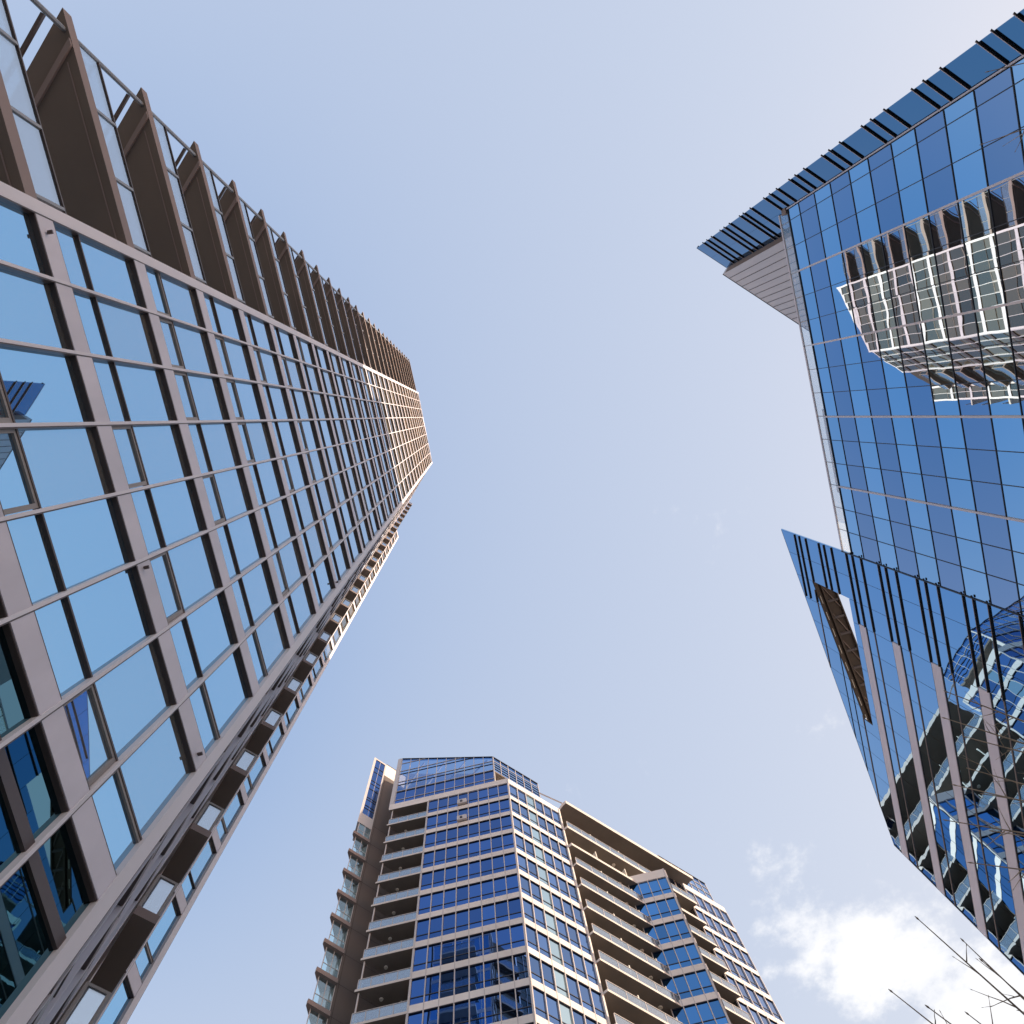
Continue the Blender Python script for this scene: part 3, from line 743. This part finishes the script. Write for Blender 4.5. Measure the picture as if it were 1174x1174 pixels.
f4 = Frame(bxy(0, .0263), A2, -1)
cr = crown(f4, .6147, .7765, [2.017, 2.03, 2.045, 2.06, 2.075, 2.12], ((.6147, 2.099), (.7765, 2.099)), ('deep', 'crown'), .027, 'crown')
cr.prism([axy(.137, .004), bxy(.6147, .0263), bxy(.7765, .0263), bxy(.7765, .12), axy(.137, .10)], ZM(2.010), ZM(2.0165), 'slabsoff')
cr.build('glass_crown', CT)
f5 = Frame(bxy(0, .02), A2, -1)
cr = crown(f5, 1.215, 1.395, [1.95, 1.975, 2.0, 2.03, 2.06, 2.10], ((1.215, 2.085), (1.395, 2.085)), ('deep', 'crown'), .027, 'crown')
cr.build('glass_crown', CT)
mass = MB()  # opaque mass added inside the crown so the pier falls in shade
mass.prism([axy(.418, .045), axy(.145, .045), axy(.145, .12), axy(.418, .12)], ZM(1.9445), [ZM(2.212), ZM(2.085), ZM(2.085), ZM(2.212)], 'cream', 'concrete')
mass.build('roof_shadow_mass', CT)
bs0, bs1 = Vector(axy(-.2566, .264)), Vector(axy(-.2566 * 1.09 + .004, .264 * 1.09 + .085))
bsf = Frame(bs0[:], math.degrees(math.atan2((bs1 - bs0)[1], (bs1 - bs0)[0])), -1); bl_ = (bs1 - bs0).length
bs = MB()
for k in range(2, NB + 1):
    bsf.box(bs, .1, bl_, ZM(T_(k + 1)), ZM(T_(k) - .0645), -.05, .14, 'cream')
    for i in range(3): bsf.quad(bs, .2 + i * (bl_ - .2) / 3, .12 + (i + 1) * (bl_ - .2) / 3, ZM(T_(k) - .0645), ZM(T_(k)), .10, 'bay')
bsf.box(bs, .1, bl_, ZM(T_(2)), ZM(1.791), -.05, .14, 'cream')
bs.build('bay_side', CT)
up_ = MB()                                                   # braces and penthouse behind the crowns
up_.prism([axy(.40, .10), axy(.16, .06), bxy(.70, .12), bxy(.78, .13), bxy(.78, .35), axy(.40, .40)], ZM(1.9445), ZM(2.0), 'cream', 'concrete')
up_.prism([bxy(.86, .10), bxy(1.26, .10), bxy(1.26, .15), bxy(.86, .15)], ZM(1.9446), ZM(1.983), 'inner', 'concrete')
up_.tube([(*bxy(.7765, .0263), ZM(2.045)), (*bxy(.834, .0), ZM(2.0))], .08, 'mull', 6)
for i in range(4):
    a = .40 - i * .065
    up_.tube([(*axy(a, .005), ZM(2.02)), (*axy(a - .05, .005), ZM(2.17 - i * .025))], .09, 'mull', 6)
up_.build('penthouse', CT)
# recessed balconies on the left of the front
def rail(par, fr, s0, s1, z, hgt, o, glass_m, n):
    r = MB(); p = MB()
    fr.box(r, s0, s1, z + hgt - .05, z + hgt, o - .03, o + .03, 'mull')
    for i in range(n + 1):
        s = s0 + (s1 - s0) * i / n; fr.box(r, s - .02, s + .02, z, z + hgt - .052, o - .03, o + .025, 'mull')
        if i < n: fr.box(p, s + .03, s + (s1 - s0) / n - .03, z + .06, z + hgt - .06, o - .006, o + .006, glass_m)
    r.build('railing', par); p.build('glass_panel', par)
def ceiling_lamp(par, x, y, z, r=.16):
    l = MB(); l.tube([(x, y, z - .10), (x, y, z - .002)], [r * .75, r], 'lamp', 12); l.build('ceiling_light', par)
e_l = Vector(axy(.43)); dA = Vector((math.cos(R(A3)), math.sin(R(A3))))
for k in range(0, NB):
    z = ZM(T_(k + 1)) - .02; b = MB()
    far = e_l + dA * (.092 * DM)
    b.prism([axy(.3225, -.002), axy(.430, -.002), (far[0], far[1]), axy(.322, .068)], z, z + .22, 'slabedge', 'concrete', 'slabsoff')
    b.box = None
    bal = b.build('balcony', CT)
    rail(bal, f1, .325 * DM, .427 * DM, z + .22, 1.08, -.06, 'frost', 4)
    sf = Frame((e_l + dA * .12)[:], A3, -1)
    rail(bal, sf, .05, .088 * DM, z + .22, 1.08, -.06, 'frost', 3)
    q = axy(.385, .025); ceiling_lamp(bal, q[0], q[1], z)
    if k % 2: q = axy(.35, .04); ceiling_lamp(bal, q[0], q[1], z, .12)
ps = MB()
f1.box(ps, .4225 * DM - .05, .4225 * DM + .05, 0, ZM(1.925), -.16, -.06, 'mull')
f1.box(ps, .3225 * DM, .3225 * DM + .10, 0, ZM(1.923), -.3, .05, 'mull')
ps.build('balcony_post', CT)
tops = MB(); far = e_l + dA * (.092 * DM)
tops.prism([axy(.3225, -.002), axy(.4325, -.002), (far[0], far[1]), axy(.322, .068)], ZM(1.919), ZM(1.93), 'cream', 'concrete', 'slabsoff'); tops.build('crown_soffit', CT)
# deep balconies between the two right-hand walls
for k in range(-1, NB):
    z = ZM(T_(k + 1)) - .02 if k >= 0 else ZM(1.984); th = .55 if k == -1 else (.24 if k > 1 else .38); b = MB()
    s0, s1, fo = (.814 if k >= 0 else .832), (1.2445 if k >= 0 else 1.285), -.0125
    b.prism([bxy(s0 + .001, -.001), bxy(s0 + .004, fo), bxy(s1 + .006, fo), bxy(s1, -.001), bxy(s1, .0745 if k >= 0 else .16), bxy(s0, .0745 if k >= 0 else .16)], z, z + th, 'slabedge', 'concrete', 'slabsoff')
    bal = b.build('roof_slab' if k == -1 else 'balcony', CT)
    if k >= 0:
        if k != 1:
            rail(bal, f2, (s0 + .006) * DM, (s1 + .004) * DM, z + th, .95, .0115 * DM, 'frost', 9)
        dv = MB()
        for s in (.905, 1.0): f2.box(dv, s * DM - .05, s * DM + .05, z + th, z + th + 1.55, -.8, .30, 'lamp')
        f2.box(dv, .98 * DM, .992 * DM, z + th + .004, z + th + .012, .38, .5, 'lamp')
        dv.build('divider', bal)
        q = bxy(.985, .012); ceiling_lamp(bal, q[0], q[1], z, .2)
# brown pier and the wing left of it
tip = Vector(axy(.517)); fp = Frame(tip[:], A3, -1)
pr_ = MB()
fp.box(pr_, .0455 * DM, .21 * DM, 0, ZM(2.213), -2.6, 0, 'pier')
fp.box(pr_, .0455 * DM, .21 * DM, ZM(2.213), ZM(2.283), -2.6, .012, 'cream')  # sunlight on the pier top, painted in with the cream colour
k = 0
while T_(k) > .2:
    fp.box(pr_, .046 * DM, .2 * DM, ZM(T_(k)) - .02, ZM(T_(k)) + .015, .002, .008, 'core'); k += 1
fp.box(pr_, .0512 * DM - .02, .0512 * DM + .02, 0, ZM(2.2), .002, .01, 'core')
fp.box(pr_, .0455 * DM, .21 * DM, ZM(2.283), ZM(2.283) + .06, -2.7, .05, 'core')
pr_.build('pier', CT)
wg = MB()
rad_ = tip.normalized()
def back_(d): q = tip + rad_ * d; return (q[0], q[1])
wg.prism([tip[:], fp.xy(.0453 * DM), fp.xy(.0453 * DM, -2.0), back_(2.2)], ZM(1.902), ZM(1.952), 'mull')
wg.prism([tip[:], fp.xy(.0075 * DM), fp.xy(.0075 * DM, -.3), back_(.3)], ZM(1.952), ZM(2.275), 'mull'); fp.box(wg, .0415 * DM, .0453 * DM, ZM(1.952), ZM(2.275), -.3, 0, 'mull')
wg.prism([tip[:], fp.xy(.0453 * DM), fp.xy(.0453 * DM, -2.0), back_(2.2)], ZM(2.275), ZM(2.283), 'mull')
zz = 1.952
for i, st in enumerate((.033, .014, .032, .012, .05, .03, .02, .055, .03, .047)):
    z1 = min(zz + st, 2.275)
    for c, d in ((.0077, .0240), (.0248, .0413)): fp.quad(wg, c * DM, d * DM, ZM(zz) + .05, ZM(z1) - .03, -.05, 'deep')
    fp.box(wg, .0077 * DM, .0413 * DM, ZM(z1) - .03, ZM(z1) + .05, -.09, -.01, 'sill'); zz = z1
    if zz >= 2.274: break
fp.box(wg, .0240 * DM, .0248 * DM, ZM(1.952), ZM(2.275), -.09, -.02, 'mull')
wg.prism([fp.xy(.008 * DM, -.12), fp.xy(.0415 * DM, -.12), fp.xy(.0415 * DM, -1.9), back_(2.0)], ZM(1.953), ZM(2.27), 'core')
wg.build('wing_tower', CT)
for k in range(0, NB):
    z = ZM(T_(k + 1)) - .25; b = MB()
    b.prism([fp.xy(-.005 * DM, .22), fp.xy(.045 * DM, .22), fp.xy(.045 * DM, -1.9), fp.xy(.028 * DM, -1.2), fp.xy(-.004 * DM, -.02)], z, z + .42, 'fascia')
    bal = b.build('balcony', CT)
    s_ = MB(); hz = .0812 * DM - .43
    for c, d in ((.008, .025), (.027, .0445)): fp.box(s_, c * DM, d * DM, z + .43, z + .42 + hz, -.06, -.045, 'teal')
    pf = Frame(back_(.1), math.degrees(math.atan2(rad_[1], rad_[0])), 1); pf.box(s_, .05, .5, z + .43, z + .42 + hz * .5, -.012, 0, 'teal')
    s_.build('glass_panel', bal)
    r = MB()
    for s in (0.007, .026, .0448): fp.box(r, s * DM - .03, s * DM + .03, z + .421, z + .42 + hz, -.09, -.02, 'mull')
    fp.box(r, .008 * DM, .0445 * DM, z + 1.45, z + 1.50, -.075, -.035, 'mull'); r.build('railing', bal)
    w = MB(); w.prism([fp.xy(.0285 * DM, -1.15), fp.xy(.0453 * DM, -.25), fp.xy(.0453 * DM, -1.85)], z + .43, z + .42 + hz, 'ribbed'); w.build('back_wall', bal)

# ================================================================== bare street trees (their twigs reach into the picture)
def tree(name, base, height, seed, label, targets, rad=.16):
    rnd = random.Random(seed)
    root = empty(name, base, label, 'tree')
    tr = MB(); br = MB()
    top = Vector((base[0] + .3, base[1] - .2, height))
    n = 9; pts = []; rr = []
    for i in range(n + 1):
        t = i / n; pts.append(Vector((base[0], base[1], 0)).lerp(top, t) + Vector((rnd.uniform(-.12, .12), rnd.uniform(-.12, .12), 0)) * (t > 0)); rr.append(rad * (1 - .86 * t))
    tr.tube(pts, rr, 'bark', 9); tr.build('trunk', root)
    def twig(p, d, ln, r, lev):
        segs = 4 if lev < 2 else 3
        q = [p]; rs = [r]; dd = d.normalized()
        for i in range(segs):
            dd = (dd + Vector((rnd.uniform(-.13, .13), rnd.uniform(-.13, .13), rnd.uniform(-.06, .12)))).normalized()
            q.append(q[-1] + dd * ln / segs); rs.append(r * (1 - .72 * (i + 1) / segs))
        br.tube(q, rs, 'bark', 5 if lev < 2 else 4)
        if lev >= 3:
            e = q[-1]; br.tube([e - dd * .004, e + dd * .012, e + dd * .03], [rs[-1] * 1.2, rs[-1] * 2.2, rs[-1] * .5], 'bark', 5)   # bud
            return
        m = rnd.randint(2, 4) if lev < 2 else rnd.randint(1, 3)
        for _ in range(m):
            i = rnd.randint(1, segs); t = rnd.random(); p2 = q[i - 1].lerp(q[i], t)
            side = dd.orthogonal(); side.rotate(Matrix.Rotation(rnd.uniform(0, 6.28), 3, dd))
            twig(p2, dd * .75 + side * rnd.uniform(.5, .95) + Vector((0, 0, .15)), ln * rnd.uniform(.35, .6), max(rs[i] * .75, .0035), lev + 1)
    for i in range(26):                                       # general crown
        t = rnd.uniform(.35, .98); p = Vector((base[0], base[1], 0)).lerp(top, t); a = rnd.uniform(0, 6.28)
        d = Vector((math.cos(a), math.sin(a), rnd.uniform(.35, .9))); twig(p, d, rnd.uniform(1.2, 2.3) * (1.15 - .5 * t), rad * .30 * (1.1 - t * .6), 1)
    for (ex, ey, ez, t, ln) in targets:                       # long limbs
        p = Vector((base[0], base[1], 0)).lerp(top, t); e = Vector((ex, ey, ez)); d = e - p; L = d.length
        q = [p + d * u + Vector((0, 0, .10 * L * math.sin(math.pi * u))) + Vector((rnd.uniform(-.05, .05), rnd.uniform(-.05, .05), rnd.uniform(-.05, .05))) * (0 < u < 1) for u in (0, .2, .4, .6, .8, 1)]
        r0 = rad * .21; rs = [r0 * (1 - .86 * u) for u in (0, .2, .4, .6, .8, 1)]
        br.tube(q, rs, 'bark', 6)
        dd = (q[-1] - q[-2]).normalized(); br.tube([q[-1], q[-1] + dd * .02, q[-1] + dd * .05], [rs[-1], rs[-1] * 1.9, rs[-1] * .5], 'bark', 6)
        for _ in range(ln + 5):
            u = rnd.uniform(.3, .95); i = min(4, int(u * 5)); p2 = q[i].lerp(q[i + 1], u * 5 - i)
            side = dd.orthogonal(); side.rotate(Matrix.Rotation(rnd.uniform(0, 6.28), 3, dd))
            twig(p2, dd * .5 + side * .8 + Vector((0, 0, .25)), rnd.uniform(.14, .46), .0065, 3 if rnd.random() < .7 else 2)
    br.build('branches', root)
def cl_(px, py, hh): return (px * hh, py * hh, hh + CAMZ)
tree('bare_tree', (8.1, 8.3), 8.2, 3, 'leafless tree at the lower right corner, dark thin twigs against the white cloud',
     [(*cl_(.682, .760, 6.3), .55, 7), (*cl_(.757, .80, 6.6), .62, 5), (*cl_(.649, .88, 6.2), .55, 6), (*cl_(.71, .91, 5.6), .5, 5), (*cl_(.79, .835, 6.0), .6, 5), (*cl_(.775, .925, 6.1), .62, 4)])
tree('bare_tree', (8.9, 4.4), 9.2, 11, 'leafless tree at the right edge, pale thin twigs in front of the blue mirror glass',
     [(*cl_(.725, .545, 7.2), .6, 6), (*cl_(.70, .40, 7.6), .66, 8), (*cl_(.735, .47, 7.8), .7, 7), (*cl_(.79, .62, 7.0), .6, 5), (*cl_(.70, .44, 7.9), .68, 6), (*cl_(.745, .52, 7.5), .64, 6), (*cl_(.715, .60, 7.1), .58, 6), (*cl_(.77, .56, 7.3), .62, 5), (*cl_(.76, .67, 6.9), .56, 6)])
tree('bare_tree', (9.6, -4.3), 10.5, 21, 'leafless tree at the upper right edge, a few twigs crossing the glass tower',
     [(*cl_(.69, -.45, 9.0), .75, 5), (*cl_(.69, -.36, 8.8), .72, 5)], .14)
